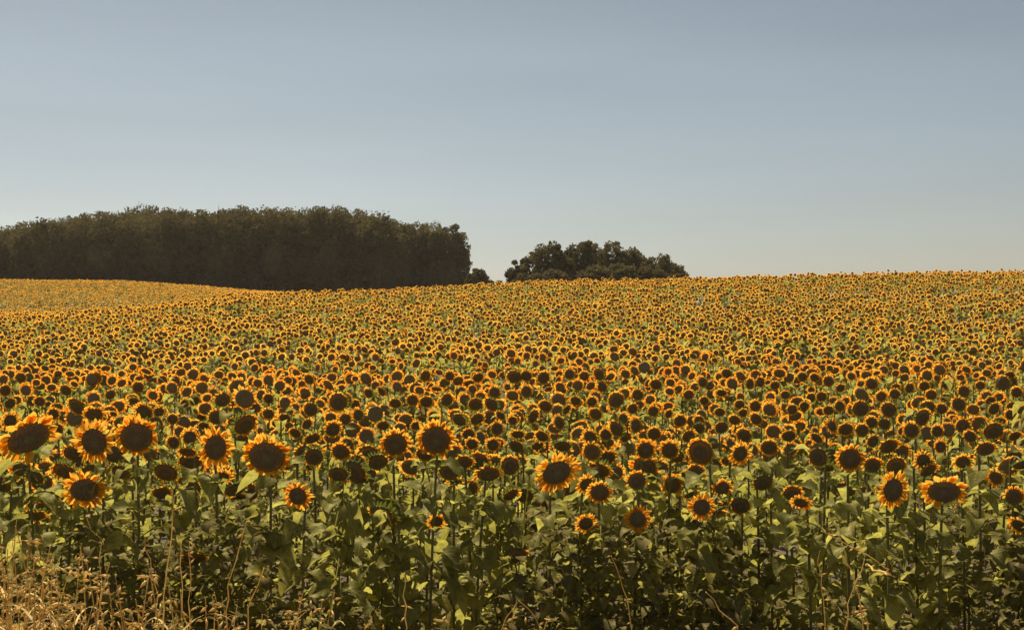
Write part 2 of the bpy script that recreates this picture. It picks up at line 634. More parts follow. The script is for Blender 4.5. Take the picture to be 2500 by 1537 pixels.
def leaf_arrays(seed, nu=8, droop=0.5, wave=0.05, petiole=0.32, half=2):
    """heart shaped leaf along +X: petiole then blade, unit length"""
    r = np.random.default_rng(seed)
    ts = np.linspace(0, 1, nu)
    prof = np.interp(ts, [0, 0.08, 0.25, 0.45, 0.7, 0.88, 1], [0.18, 0.66, 0.86, 0.78, 0.50, 0.24, 0.0])
    V = []
    ang = r.uniform(-0.25, 0.25)
    tw = r.normal(0, 0.25)
    ph = r.uniform(0, 6)
    for t, p in zip(ts, prof):
        x = petiole + (1 - petiole) * t
        z = 0.12 * x - droop * max(x - 0.2, 0) ** 1.8
        xx = x * (1 - 0.25 * droop * x * x)
        wd = 0.36 * p
        for s in np.linspace(-1, 1, 2 * half + 1):
            V.append((xx - 0.10 * (1 - t) * abs(s) ** 2 * (t < 0.2), s * wd + ang * 0.2 * t * t, z + abs(s) * wd * 0.38 + wave * abs(s) * math.sin(9 * t + ph + s) + tw * s * wd * t))
    g = Geo()
    g.add(V, grid_faces(nu, 2 * half + 1))
    xs_ = np.linspace(0, petiole + 0.05, 4)
    path = [(x, 0, 0.12 * x - droop * max(x - 0.2, 0) ** 1.8 - 0.008) for x in xs_]
    tube(path, [0.016, 0.013, 0.012, 0.008], 4, g)
    return g


LEAVES = [leaf_arrays(i, droop=d, wave=wv).mesh("leaf", [M_LEAF_NEAR]) for i, (d, wv) in enumerate([(0.35, 0.03), (0.6, 0.05), (0.9, 0.05), (1.2, 0.04), (0.75, 0.07), (1.5, 0.05)])]


def head_matrix(nrm, roll, loc, scale):
    z = Vector(nrm).normalized()
    x = Vector((0, 0, 1)).cross(z).normalized()
    y = z.cross(x)
    c, s = math.cos(roll), math.sin(roll)
    x2, y2 = x * c + y * s, y * c - x * s
    m = Matrix((x2, y2, z)).transposed().to_4x4()
    m = Matrix.Translation(loc) @ m @ Matrix.Diagonal((scale[0], scale[1], scale[2], 1))
    return m


def leaf_matrix(loc, az, el, roll, s):
    return Matrix.Translation(loc) @ Matrix.Rotation(az, 4, 'Z') @ Matrix.Rotation(-el, 4, 'Y') @ Matrix.Rotation(roll, 4, 'X') @ Matrix.Scale(s, 4)


def sunflower(P, radius, kind, yaw=0.0, pitch=0.3, roll=0.0, aspect=1.0, nleaf=8, leafs=1.0, low=0.28, straight=False):
    """P: world centre of the flower face. Returns the Empty at the foot of the plant"""
    n = Vector((math.sin(yaw) * math.cos(pitch), -math.cos(yaw) * math.cos(pitch), -math.sin(pitch)))
    fx = P.x - n.x * 0.16 + random.uniform(-0.05, 0.05)
    fy = P.y - n.y * 0.16 + random.uniform(-0.04, 0.04)
    gz = float(ground(fx, fy))
    root = empty("sunflower", (fx, fy, gz))
    H = P.z - gz
    Cl = Vector((P.x - fx, P.y - fy, H))
    neck = Cl - n * (radius * 0.40)
    nh = Vector((n.x, n.y, 0)).normalized()
    p2 = Cl - nh * (0.08 + radius * 0.75) + Vector((0, 0, 0.01 + radius * 0.5 * math.sin(pitch)))
    bend = Vector((random.uniform(-.05, .05), random.uniform(-.04, .04), 0))
    path = np.concatenate([bez((0, 0, -0.05), Vector((0, 0, H * 0.4)) + bend, Vector((p2.x * 0.4, p2.y * 0.4, H * 0.72)), p2 - Vector((0, 0, 0.05)), 9)[:-1],
                           bez(p2 - Vector((0, 0, 0.05)), p2 + Vector((0, 0, 0.01)), p2 * 0.5 + neck * 0.5 + Vector((0, 0, 0.03)), neck, 5)])
    rad = np.interp(np.linspace(0, 1, len(path)), [0, 0.7, 1], [0.009, 0.0075, 0.007])
    link("stem", tube(path, rad, 6).mesh("stem", [M_STEM]), root)
    variants = HEADS[kind]
    pr, dm, bm = variants[random.randrange(len(variants))]
    hm = head_matrix(n, roll, Cl, (radius * aspect, radius / aspect, radius))
    hd = link("flower_head", bm, root, hm)
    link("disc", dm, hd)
    link("petal_ring", pr, hd)
    a0 = random.uniform(0, 6.28)
    for k in range(nleaf):
        fr = low + (0.93 - low) * (k + 0.5) / nleaf + random.uniform(-0.03, 0.03)
        q = fr * H
        idx = int(np.argmin(np.abs(path[:9, 2] - q)))
        base = Vector(path[idx]) * 1.0
        base.z = q
        s = leafs * random.uniform(0.11, 0.25) * (1.0 if fr > 0.4 else 0.85)
        az = a0 + k * 2.4 + random.uniform(-.4, .4)
        if nleaf > 15 and random.random() < 0.45:
            az = -math.pi / 2 + random.uniform(-1.1, 1.1)
        link("leaf", random.choice(LEAVES), root, leaf_matrix(base, az, random.uniform(-0.25, 0.6) if fr > 0.4 else random.uniform(-0.9, 0.2), random.uniform(-.5, .5), s))
    return root


# ------------------------------------------------------------------ flowers read off the photograph: crop, x, y, outer size, kind, pitch(deg), yaw(deg), aspect, roll(deg), own label
K = 840 / 1994
CR = {1: (0, 900), 2: (830, 900), 3: (1660, 900)}
T = []


def t(c, x, y, o, kind='ring', pitch=20, yaw=0, aspect=1.0, roll=None, label=None, anchor=None):
    T.append((CR[c][0] + x * K, CR[c][1] + y * K, o * K, kind, pitch, yaw, aspect, roll, label, anchor))


# the big front blooms
t(1, 165, 400, 340, 'sides', 14, 10, 1.22, 28, "wide misshapen sunflower with heart-like dark face at the left edge", "misshapen left-edge bloom")
t(1, 545, 420, 275, 'full', 12, -10, 0.96, 10, "large sunflower with round dark face just left of the biggest left bloom", "round bloom beside it")
t(1, 790, 395, 300, 'full2', 22, 4, 1.0, 0, "biggest sunflower of the left cluster, broad round face and long upper petals", "biggest left bloom")
t(1, 1250, 455, 245, 'full', 14, 6, 0.90, 0, "upright oval sunflower with dense petals all round, between two broader blooms", "upright oval bloom")
t(1, 1545, 510, 320, 'full2', 16, -5, 1.08, -12, "broad dark-faced sunflower tipped forward with a torn top left rim", "broad dark-faced bloom")
t(1, 490, 700, 265, 'full', 8, 0, 1.10, 0, "low sunflower with flat-topped face, hanging below the left cluster", "low flat-topped bloom")
t(1, 1725, 735, 190, 'full', 14, -14, 1.0, 0, "small low sunflower with shaded chin, right of the broad dark-faced bloom", "small shaded bloom")
t(2, 320, 435, 218, 'full2', 16, 8, 1.0, 0, "left bloom of the touching pair near the middle of the field front", "left bloom of the middle pair")
t(2, 555, 410, 275, 'full2', 20, -3, 0.97, 0, "biggest sunflower of the middle pair, tall round face with even short petals", "biggest middle bloom")
t(2, 1255, 600, 270, 'full', 6, 10, 1.14, 24, "tilted sunflower with slanting lower rim and bright spiky top petals", "tilted spiky bloom")
t(2, 1505, 715, 180, 'full2', 26, 0, 1.0, 0, "nodding sunflower with brown shaded lower petals, second in a slanting pair", "brown-chinned bloom")
t(2, 1425, 895, 150, 'full', 24, 12, 1.0, 0, "faded small sunflower low among leaves, left of the neat bright one", "faded low bloom")
t(2, 1725, 870, 172, 'full', 4, 0, 1.0, 0, "neat bright sunflower with spiky full ring, lowest of the middle blooms", "neat bright low bloom")
t(3, 985, 520, 205, 'full2', 16, 0, 1.0, 0, "round sunflower with thick bright upper ring at centre right", "round centre-right bloom")
t(3, 1235, 700, 222, 'full', 10, 6, 0.88, -8, "tall oval sunflower with ragged petals on its left side", "ragged oval bloom")
t(3, 1530, 710, 255, 'sides', 8, -4, 1.22, 0, "wide sunflower with sparse petals sticking out at both sides", "sparse wide bloom")
t(3, 125, 800, 178, 'full', 12, 4, 1.0, 0, "sunflower standing free on a long pale bare stalk", "long-stalked bloom")
# second rank, left crop
for a in [(445, 215, 140, 'thin', 20), (545, 265, 160, 'full2', 25), (835, 250, 150, 'full2', 30), (1420, 320, 172, 'thin', 22), (1255, 280, 130, 'ring', 18), (800, 105, 90, 'ring', 15),
          (120, 50, 84, 'ring', 20), (30, 125, 90, 'ring', 15), (310, 260, 95, 'full2', 20), (380, 125, 95, 'top', 30), (1100, 395, 120, 'full2', 20), (1005, 425, 100, 'ring', 20), (1085, 480, 124, 'ring', 20),
          (1790, 60, 85, 'ring', 10), (1555, 170, 78, 'ring', 10), (1480, 225, 84, 'ring', 10), (1650, 285, 95, 'ring', 20), (1800, 235, 105, 'thin', 18), (1930, 350, 135, 'full2', 20), (1810, 405, 130, 'top', 40),
          (1780, 320, 90, 'ring', 20), (1710, 370, 95, 'ring', 20), (1070, 200, 66, 'ring', 10), (1130, 185, 75, 'bare', 20), (775, 185, 80, 'top', 30), (1290, 180, 130, 'top', 20), (60, 300, 130, 'full', 25),
          (370, 590, 165, 'thin', 35), (1285, 625, 150, 'full', 38), (700, 600, 140, 'bare', 35), (960, 600, 170, 'bare', 30), (1110, 690, 110, 'bare', 30), (1370, 700, 150, 'bare', 35), (1820, 510, 130, 'bare', 30),
          (1960, 610, 110, 'bare', 40), (530, 590, 105, 'bare', 40), (1400, 410, 90, 'thin', 30), (1555, 260, 90, 'ring', 20), (1960, 190, 130, 'thin', 15), (1975, 480, 120, 'ring', 20), (200, 630, 130, 'bare', 35),
          (920, 250, 90, 'top', 25), (1000, 290, 85, 'ring', 20), (640, 150, 80, 'top', 20), (230, 190, 85, 'top', 25), (60, 200, 80, 'bare', 20), (1180, 330, 85, 'top', 30), (330, 350, 100, 'top', 30)]:
    t(1, *a)
for a in [(860, 610, 190, 'top', 25), (985, 560, 135, 'thin', 20), (500, 190, 104, 'ring', 15), (420, 180, 92, 'ring', 15), (320, 200, 98, 'ring', 20), (240, 130, 76, 'ring', 15), (25, 185, 112, 'thin', 10),
          (85, 205, 84, 'ring', 20), (105, 265, 94, 'ring', 15), (165, 140, 80, 'ring', 20), (495, 40, 90, 'ring', 10), (635, 40, 74, 'ring', 10), (800, 50, 92, 'ring', 20), (895, 135, 92, 'ring', 20), (875, 205, 108, 'thin', 10),
          (785, 205, 104, 'thin', 20), (620, 180, 104, 'top', 20), (1080, 130, 96, 'ring', 15), (1190, 215, 106, 'ring', 15), (1120, 275, 122, 'ring', 15), (1270, 310, 112, 'ring', 15), (910, 345, 104, 'ring', 10),
          (1030, 380, 116, 'full2', 38), (1000, 300, 80, 'full2', 20), (795, 290, 118, 'ring', 15), (690, 295, 100, 'bare', 20), (930, 270, 84, 'ring', 20), (1170, 390, 104, 'top', 30), (765, 435, 102, 'full2', 18),
          (885, 440, 106, 'full2', 18), (745, 380, 92, 'top', 30), (1020, 450, 100, 'bare', 30), (1145, 445, 84, 'top', 30), (1290, 450, 120, 'bare', 30), (1450, 395, 130, 'full2', 25), (1460, 480, 122, 'ring', 20),
          (1540, 380, 88, 'ring', 15), (1600, 345, 122, 'thin', 15), (1640, 290, 92, 'ring', 20), (1715, 325, 114, 'ring', 10), (1820, 375, 106, 'ring', 15), (1655, 395, 82, 'ring', 20), (1770, 470, 152, 'full2', 28),
          (1910, 470, 150, 'full2', 16), (1460, 190, 90, 'full2', 20), (1480, 260, 104, 'ring', 15), (1600, 180, 112, 'thin', 10), (1725, 150, 94, 'ring', 15), (1830, 90, 98, 'ring', 15), (1520, 105, 80, 'ring', 15),
          (1365, 185, 86, 'ring', 15), (1315, 235, 86, 'ring', 15), (1815, 245, 88, 'ring', 15), (1905, 260, 76, 'full2', 10), (1970, 300, 102, 'ring', 15), (1695, 230, 82, 'ring', 20), (1765, 575, 205, 'top', 20),
          (1720, 650, 112, 'top', 20), (1925, 670, 165, 'sides', 15), (990, 730, 130, 'top', 30), (85, 600, 190, 'bare', 30), (630, 600, 130, 'bare', 30), (220, 540, 90, 'bare', 30), (1010, 45, 108, 'thin', 10),
          (1080, 40, 86, 'ring', 10), (1180, 50, 102, 'ring', 15), (1330, 30, 82, 'ring', 10), (1500, 30, 92, 'thin', 10), (1415, 40, 76, 'ring', 20), (30, 290, 92, 'ring', 15), (40, 440, 112, 'ring', 25),
          (1340, 715, 120, 'bare', 30), (1430, 670, 125, 'full', 15), (720, 540, 120, 'top', 30), (560, 885, 60, 'full', 40), (250, 330, 100, 'top', 30), (440, 330, 90, 'full2', 20)]:
    t(2, *a)
for a in [(350, 490, 160, 'full', 14), (515, 455, 124, 'ring', 15), (120, 480, 190, 'thin', 10), (245, 690, 124, 'sides', 20), (650, 720, 124, 'top', 25), (700, 775, 80, 'full', 50), (1410, 530, 124, 'full', 30),
          (1250, 560, 134, 'thin', 25), (1440, 590, 112, 'top', 30), (1935, 740, 134, 'top', 25), (1960, 905, 130, 'sides', 30), (1830, 630, 90, 'sides', 30), (1640, 330, 112, 'ring', 10), (1815, 360, 145, 'thin', 20),
          (1490, 360, 92, 'ring', 10), (1340, 355, 122, 'ring', 15), (1405, 280, 130, 'thin', 15), (1615, 205, 112, 'ring', 10), (1820, 230, 104, 'ring', 15), (1800, 185, 80, 'ring', 20), (1925, 215, 92, 'ring', 20),
          (1915, 265, 84, 'ring', 10), (1645, 130, 92, 'ring', 15), (1550, 85, 96, 'ring', 15), (1540, 165, 82, 'ring', 15), (1455, 150, 86, 'ring', 15), (1435, 220, 122, 'ring', 20), (1515, 230, 86, 'ring', 15),
          (1210, 235, 112, 'thin', 10), (1165, 160, 92, 'full2', 20), (1045, 230, 116, 'thin', 10), (925, 215, 86, 'ring', 15), (860, 240, 82, 'ring', 15), (960, 350, 118, 'ring', 15), (880, 330, 114, 'full', 20),
          (1055, 355, 104, 'ring', 15), (1110, 310, 94, 'ring', 15), (1185, 320, 84, 'bare', 15), (1110, 85, 96, 'ring', 15), (930, 110, 72, 'ring', 15), (820, 160, 82, 'ring', 20), (760, 165, 74, 'ring', 15),
          (860, 70, 82, 'ring', 20), (780, 50, 74, 'ring', 15), (710, 45, 76, 'ring', 15), (720, 215, 74, 'ring', 15), (650, 235, 82, 'ring', 15), (610, 150, 74, 'ring', 15), (550, 95, 76, 'ring', 15),
          (465, 75, 78, 'ring', 15), (405, 85, 86, 'ring', 15), (435, 215, 96, 'full2', 15), (440, 290, 102, 'ring', 15), (345, 205, 76, 'ring', 15), (365, 255, 74, 'ring', 15), (315, 295, 92, 'ring', 15),
          (230, 250, 84, 'ring', 15), (370, 385, 118, 'ring', 15), (240, 340, 94, 'thin', 15), (110, 300, 82, 'ring', 15), (50, 390, 112, 'ring', 25), (110, 345, 84, 'bare', 15), (50, 150, 86, 'ring', 15),
          (130, 75, 82, 'ring', 15), (270, 25, 82, 'ring', 15), (140, 185, 74, 'ring', 15), (240, 140, 92, 'full2', 15), (800, 510, 130, 'bare', 25), (630, 390, 112, 'top', 25), (790, 400, 100, 'top', 25),
          (1115, 560, 92, 'top', 20), (1120, 420, 84, 'top', 20), (1210, 450, 150, 'top', 35), (1510, 450, 92, 'full2', 20), (1770, 465, 124, 'top', 30), (1870, 80, 102, 'thin', 15), (1925, 80, 74, 'ring', 15),
          (1950, 135, 86, 'ring', 15), (1910, 35, 76, 'ring', 15), (1740, 95, 74, 'ring', 15), (1680, 390, 84, 'top', 20), (1940, 390, 96, 'top', 30), (1415, 100, 82, 'ring', 15), (1250, 110, 74, 'ring', 15),
          (1330, 110, 82, 'ring', 15), (1245, 145, 84, 'ring', 15), (90, 600, 120, 'top', 20), (350, 790, 110, 'bare', 35), (480, 660, 120, 'bare', 30), (960, 700, 100, 'bare', 30), (1640, 540, 90, 'sides', 40)]:
    t(3, *a)

# depth of a column where the canopy reaches picture row y
DT = np.arange(7.0, 40, 0.1)


def depth_for(px, py):
    xx = (px - 1250) / F * DT
    zz = canopy(xx, DT)
    yy = pix(xx, DT, zz)[1]
    k = np.argmin(np.abs(yy - py))
    return float(DT[k])


placed = []     # (px, py, r_px, d)
PL = []         # finished plants: dict
for (px, py, o, kind, pitch, yaw, aspect, roll, label, anchor) in T:
    dy = max(depth_for(px, py), 7.7)
    do = F * 0.235 / o
    d = max(7.75, dy ** 0.62 * do ** 0.38)
    if py > 1090:
        d = 7.75 + 0.9 * random.random() if label is None else 7.72 + 0.1 * random.random()
        if kind == 'bare':
            d += 0.3
    if label is not None:
        d = min(d, 8.3)
    d = min(d, 22)
    rad = 0.5 * o * d / F
    rad = min(max(rad, 0.07), 0.2)
    P = unpix(px, py, d)
    placed.append((px, py, o / 2, d))
    ex = random.gauss(0, 18) if label is None else 0
    PL.append(dict(P=P, rad=rad, kind=kind, pitch=R(pitch + (random.gauss(2, 11) if label is None else 0)), yaw=R(yaw + ex) - math.atan2(P.x, P.y) * 0.6, aspect=aspect,
                   roll=R(roll) if roll is not None else random.uniform(-0.3, 0.3), label=label, anchor=anchor, d=d, px=px, py=py, o=o))
placed_a = np.array(placed)

# ------------------------------------------------------------------ scatter for all other plants, in drilled rows
def scatter(d0, d1, u0, u1, dens, seed, far=1.0):
    r = np.random.default_rng(seed)
    area_w = (u1 - u0) / F
    n = int(0.5 * (d1 ** 2 - d0 ** 2) * area_w * dens)
    d = np.sqrt(r.uniform(d0 ** 2, d1 ** 2, n))
    u = r.uniform(u0, u1, n)
    k = r.random(n) < np.interp(d, [14, 32], [1.0, far])
    d, u = d[k], u[k]
    return (u - 1250) / F * d, d


sx, sy = scatter(7.8, 106, -420, 2920, 4.4, 3, 0.72)
order = np.argsort(sy)
sx, sy = sx[order], sy[order]
hts = np.random.default_rng(5).normal(0, 0.105, len(sx))
# slow swell of growth over the field, calmer far up the slope
hts *= np.interp(sy, [40, 85], [1.0, 0.75])
hts += np.interp(sy, [40, 85], [1.0, 0.5]) * 0.11 * np.sin(sx * 0.31 + 1.7 * np.sin(sy * 0.23)) + np.interp(sy, [40, 85], [1.0, 0.5]) * 0.09 * np.sin(sy * 0.61 + sx * 0.2)
zc_ = canopy(sx, sy) + hts
near_auto = []
keep = np.ones(len(sx), bool)
for i in range(len(sx)):
    if sy[i] > 24:
        break
    d = sy[i]
    xy = np.array([[p['P'].x, p['P'].y] for p in PL]) if i == 0 else xy
    if np.min((xy[:, 0] - sx[i]) ** 2 + (xy[:, 1] - d) ** 2) < 0.17 ** 2:
        keep[i] = False
        continue
    if d < 10.0:
        zc_[i] -= 0.10 + 0.30 * random.random()
    px, py = pix(sx[i], d, zc_[i])
    rr = 0.10 * F / d
    dist = np.hypot(placed_a[:, 0] - px, placed_a[:, 1] - py)
    if np.any((dist < 0.85 * (placed_a[:, 2] + rr)) & (placed_a[:, 3] > d - 0.15)):
        zc_[i] -= 0.28
        px, py = pix(sx[i], d, zc_[i])
        dist = np.hypot(placed_a[:, 0] - px, placed_a[:, 1] - py)
        if np.any((dist < 0.8 * (placed_a[:, 2] + rr)) & (placed_a[:, 3] > d - 0.15)):
            keep[i] = False
            continue
inview = (np.abs(sx / sy) < 0.375)
n_ind = 300 - len(PL)
cand = [i for i in range(len(sx)) if keep[i] and inview[i]][:n_ind]
print("traced", len(PL), "auto", len(cand), "depth of the last individual", sy[cand[-1]] if cand else None)
for i in cand:
    d = float(sy[i])
    P = Vector((float(sx[i]), d, float(zc_[i])))
    px, py = pix(*P)
    if d < 10:
        kind = random.choice(['bare', 'bare', 'top', 'thin', 'bare', 'sides'])
        pt = random.uniform(30, 60)
        rad = random.uniform(0.07, 0.10)
    else:
        kind = random.choice(['ring', 'ring', 'full2', 'thin', 'top'])
        pt = random.uniform(10, 32)
        rad = random.uniform(0.085, 0.125)
    PL.append(dict(P=P, rad=rad, kind=kind, pitch=R(pt), yaw=R(random.gauss(0, 14)), aspect=random.uniform(0.93, 1.08), roll=random.uniform(-.3, .3), label=None, anchor=None, d=d, px=px, py=py, o=2 * rad * F / d))
    keep[i] = False

# labels: the big blooms have their own, every other one is told by its place round the nearest big bloom
ORD = ["nearest", "second", "third", "fourth", "fifth", "sixth", "seventh", "eighth", "ninth", "tenth", "eleventh", "twelfth", "thirteenth", "fourteenth", "fifteenth", "sixteenth", "seventeenth", "eighteenth",
       "nineteenth", "twentieth", "twenty-first", "twenty-second", "twenty-third", "twenty-fourth", "twenty-fifth", "twenty-sixth", "twenty-seventh", "twenty-eighth", "twenty-ninth", "thirtieth"]
DIRS = ["right of", "upper right of", "above", "upper left of", "left of", "lower left of", "below", "lower right of"]
anchors = [p for p in PL if p['anchor']]
anchors[1]['anchor'] = "big round bloom left of the biggest"
LOOK = {'full': "spiky-petalled", 'full2': "full-ringed", 'ring': "orange-ringed", 'thin': "thin-ringed", 'top': "nodding top-petalled", 'sides': "ragged", 'bare': "nearly petal-less"}
buckets = {}
for p in PL:
    if p['label']:
        continue
    a = min(anchors, key=lambda q: math.hypot(q['px'] - p['px'], (q['py'] - p['py'])))
    k = int(round(math.degrees(math.atan2(a['py'] - p['py'], p['px'] - a['px'])) / 45)) % 8
    buckets.setdefault((a['anchor'], k, LOOK[p['kind']]), []).append((math.hypot(a['px'] - p['px'], a['py'] - p['py']), p))
for (an, k, lk), lst in buckets.items():
    lst.sort(key=lambda q: q[0])
    for n, (_, p) in enumerate(lst):
        if len(lst) == 1:
            p['label'] = f"only {lk} sunflower {DIRS[k]} the {an}"
        else:
            p['label'] = f"{lk} sunflower, {ORD[n]} one out {DIRS[k]} the {an}" if n else f"{lk} sunflower nearest {DIRS[k]} the {an}"

roots = []
for p in PL:
    front = p['d'] < 9.3
    big = p['label'] and p['anchor']
    r_ = sunflower(p['P'], p['rad'], p['kind'], p['yaw'], p['pitch'], p['roll'], p['aspect'], nleaf=25 if front else (10 if p['d'] < 12 else 7), leafs=1.0, low=0.15 if front else 0.35)
    tag(r_, p['label'], "sunflower", "large sunflowers along the front of the field" if p['anchor'] else "sunflowers in the near rows of the field")
    roots.append((r_, p))

# large sunlit leaves seen along the field edge: crop, x, y, length, direction of the tip (deg, picture), roll
BIG_LEAVES = [(1, 650, 1010, 200, 215, 0.2), (1, 690, 720, 130, 250, 0.5), (1, 1450, 840, 130, 215, 0.3), (1, 1400, 1090, 170, 240, 0.2), (1, 1270, 990, 90, 200, 0.2), (1, 790, 1060, 110, 300, 0.2),
              (1, 1900, 960, 150, 220, 0.1), (1, 1660, 1030, 90, 225, 0.1), (1, 640, 1310, 160, 205, 0.1), (1, 1880, 1250, 190, 205, 0.0), (1, 1100, 640, 90, 190, 0.3), (1, 1150, 1320, 60, 250, 0.5),
              (2, 225, 875, 130, 230, 0.5), (2, 230, 630, 130, 220, 0.1), (2, 410, 1000, 110, 210, 0.1), (2, 950, 1120, 110, 215, 0.1), (2, 970, 1215, 130, 225, 0.0), (2, 400, 1190, 130, 40, 0.2),
              (2, 570, 785, 80, 200, 0.3), (2, 1660, 745, 140, 215, 0.2), (2, 1490, 1010, 90, 215, 0.2), (2, 1520, 1210, 110, 240, 0.4), (2, 435, 545, 70, 200, 0.5), (2, 1100, 600, 80, 250, 0.6),
              (3, 640, 940, 150, 220, 0.2), (3, 290, 915, 90, 205, 0.3), (3, 940, 905, 90, 210, 0.1), (3, 1330, 1030, 80, 225, 0.2), (3, 380, 1430, 150, 250, 0.1), (3, 1250, 1290, 90, 215, 0.1), (3, 1730, 1330, 80, 210, 0.1),
              (2, 720, 1020, 110, 220, 0.0), (2, 800, 800, 90, 215, 0.1), (2, 1350, 960, 80, 190, 0.1), (1, 160, 760, 90, 240, 0.0), (1, 40, 640, 90, 230, 0.2), (3, 1480, 1080, 70, 215, 0.2), (3, 740, 980, 90, 225, 0.1)]
fronts = [(r_, p) for r_, p in roots if p['d'] < 8.9]
for (c, x, y, Ln, ang, rl) in BIG_LEAVES:
    px, py = CR[c][0] + x * K, CR[c][1] + y * K
    d = random.uniform(7.25, 7.55)
    ctr = unpix(px, py, d)
    s = Ln * K * d / F
    a = R(ang)
    tip = Vector((math.cos(a) * 0.9, -0.35, math.sin(a) * 0.9)).normalized()
    basep = ctr - tip * s * 0.5
    r_, p = min(fronts, key=lambda q: abs(q[0].location.x - basep.x) + 0.3 * abs(q[0].location.y - basep.y))
    # blade with its own long stalk reaching back to the stem
    nu, half = 9, 2
    side = tip.cross(Vector((0.15, 1, 0.25 + rl))).normalized()
    nrm = side.cross(tip)
    g = Geo()
    V = []
    for tt in np.linspace(0, 1, nu):
        wd = 0.33 * s * np.interp(tt, [0, 0.08, 0.25, 0.45, 0.7, 0.88, 1], [0.2, 0.75, 1.0, 0.92, 0.58, 0.28, 0.0]) * (0.55 + rl)
        for q in np.linspace(-1, 1, 2 * half + 1):
            v = basep + tip * s * tt + side * (q * wd) + nrm * (abs(q) * wd * 0.5 - 0.25 * s * tt * tt + 0.012 * math.sin(8 * tt + 3 * q))
            V.append(v - r_.location)
    g.add(V, grid_faces(nu, 2 * half + 1))
    H = p['P'].z - r_.location.z
    sp = Vector((0, 0, min(max(basep.z - r_.location.z - 0.03, 0.1), H * 0.85)))
    b0 = basep - r_.location
    tube(bez(sp, sp * 0.6 + b0 * 0.4 + Vector((0, 0, 0.06)), sp * 0.2 + b0 * 0.8 + Vector((0, 0, 0.05)), b0 + tip * 0.02, 8), 0.004, 5, g)
    link("leaf", g.mesh("leaf", [M_LEAF]), r_)

# ------------------------------------------------------------------ the rest of the field as one object
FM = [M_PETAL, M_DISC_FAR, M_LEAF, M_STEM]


def lod_head(rd, npet, seed, missing=0.05, curl=0.15, gap=None):
    r = np.random.default_rng(seed)
    g = Geo()
    for layer in range(2 if npet > 12 else 1):
        for k in range(npet):
            th = 2 * math.pi * (k + 0.5 * layer) / npet + r.normal(0, 0.08)
            if r.random() < missing or (gap and abs((th - gap + math.pi) % (2 * math.pi) - math.pi) < 1.1):
                continue
            L1 = r.uniform(0.85, 1.1)
            L1 = rd + (L1 - rd) * (0.72 + 0.34 * math.sin(th))
            wq = math.pi * rd / npet * 1.35
            z1 = r.normal(curl, 0.12)
            pts = np.array([(rd * 0.9, -wq * .5, 0), (rd * 0.9, wq * .5, 0), ((rd + L1) / 2 + .06, wq, z1 * 0.2), (L1, 0, z1 * 0.5), ((rd + L1) / 2 + .06, -wq, z1 * 0.2)])
            c, s = math.cos(th), math.sin(th)
            pts = np.stack([pts[:, 0] * c - pts[:, 1] * s, pts[:, 0] * s + pts[:, 1] * c, pts[:, 2]], -1)
            g.add(pts, [(0, 1, 2, 4)], [(4, 2, 3)], 0)
    nv = 12 if npet > 12 else 7
    prof = [(0.0, 0.12), (0.7, 0.16), (1.0, 0.02), (0.85, -0.25), (0.2, -0.5)]
    if npet <= 12:
        prof = [(0.0, 0.14), (1.0, 0.02), (0.3, -0.45)]
    V = [(p * rd * math.cos(a), p * rd * math.sin(a), z * rd) for p, z in prof for a in np.linspace(0, 2 * math.pi, nv, endpoint=False)]
    Q = grid_faces(len(prof), nv, True)
    kk = nv * (2 if npet > 12 else 1)
    g.add(V, Q[:kk], None, 1)
    g.q.append(Q[kk:] + g.n - len(V))
    g.qm.append(np.full(len(Q) - kk, 2))
    return g.arrays()


def lod_leaf(seed, fine):
    r = np.random.default_rng(seed)
    droop = r.uniform(0.3, 1.2)
    if fine:
        g = leaf_arrays(seed, nu=5, droop=droop, wave=0.04, half=1)
        g.qm = [np.full(len(q), 2) for q in g.q]
        return g.arrays()
    g = Geo()
    V = []
    for tt, wd in ((0.15, 0.12), (0.55, 0.34), (1.0, 0.03)):
        z = 0.1 * tt - droop * tt ** 2 * 0.7
        V += [(tt * 0.9, -wd, z + wd * .3), (tt * 0.9, wd, z + wd * .3)]
    g.add(V, grid_faces(3, 2), None, 2)
    return g.arrays()


def frames(yaw, pitch, roll):
    """(N,3,3) head frames whose third axis is the facing"""
    z = np.stack([np.sin(yaw) * np.cos(pitch), -np.cos(yaw) * np.cos(pitch), -np.sin(pitch)], -1)
    x = np.cross(np.array([0, 0, 1.0]), z)
    x /= np.linalg.norm(x, axis=1)[:, None]
    y = np.cross(z, x)
    c, s = np.cos(roll)[:, None], np.sin(roll)[:, None]
    return np.stack([x * c + y * s, y * c - x * s, z], -1)


NEAR = [dict(rd=0.64, n=22, seed=301, missing=0.1, curl=(0.1, -0.1), chin=True), dict(rd=0.70, n=22, seed=302, missing=0.16, curl=(0.3, 0.1), chin=True), dict(rd=0.76, n=22, seed=303, missing=0.3, curl=(0.4, 0.2), chin=True),
        dict(rd=0.66, n=22, seed=304, missing=0.1, curl=(0.2, 0.0), chin=True), dict(rd=0.72, n=20, seed=305, missing=0.1, gap=(-1.57, 1.3), curl=(0.2, 0.1)), dict(rd=0.82, n=18, seed=306, missing=0.75, curl=(0.3, -0.3))]


def near_head(**kw):
    g = ring_geo(**kw)
    rd, nv = kw['rd'], 20
    prof = [(0.0, 0.12), (0.3, 0.14), (0.6, 0.19), (0.85, 0.13), (1.0, 0.0), (0.95, -0.16), (0.5, -0.4), (0.12, -0.5)]
    V = [(p * rd * math.cos(a), p * rd * math.sin(a), z * rd) for p, z in prof for a in np.linspace(0, 2 * math.pi, nv, endpoint=False)]
    Q = grid_faces(len(prof), nv, True)
    g.add(V, Q[:4 * nv], None, 1)
    g.q.append(Q[4 * nv:] + g.n - len(V))
    g.qm.append(np.full(len(Q) - 4 * nv, 2))
    return g.arrays()


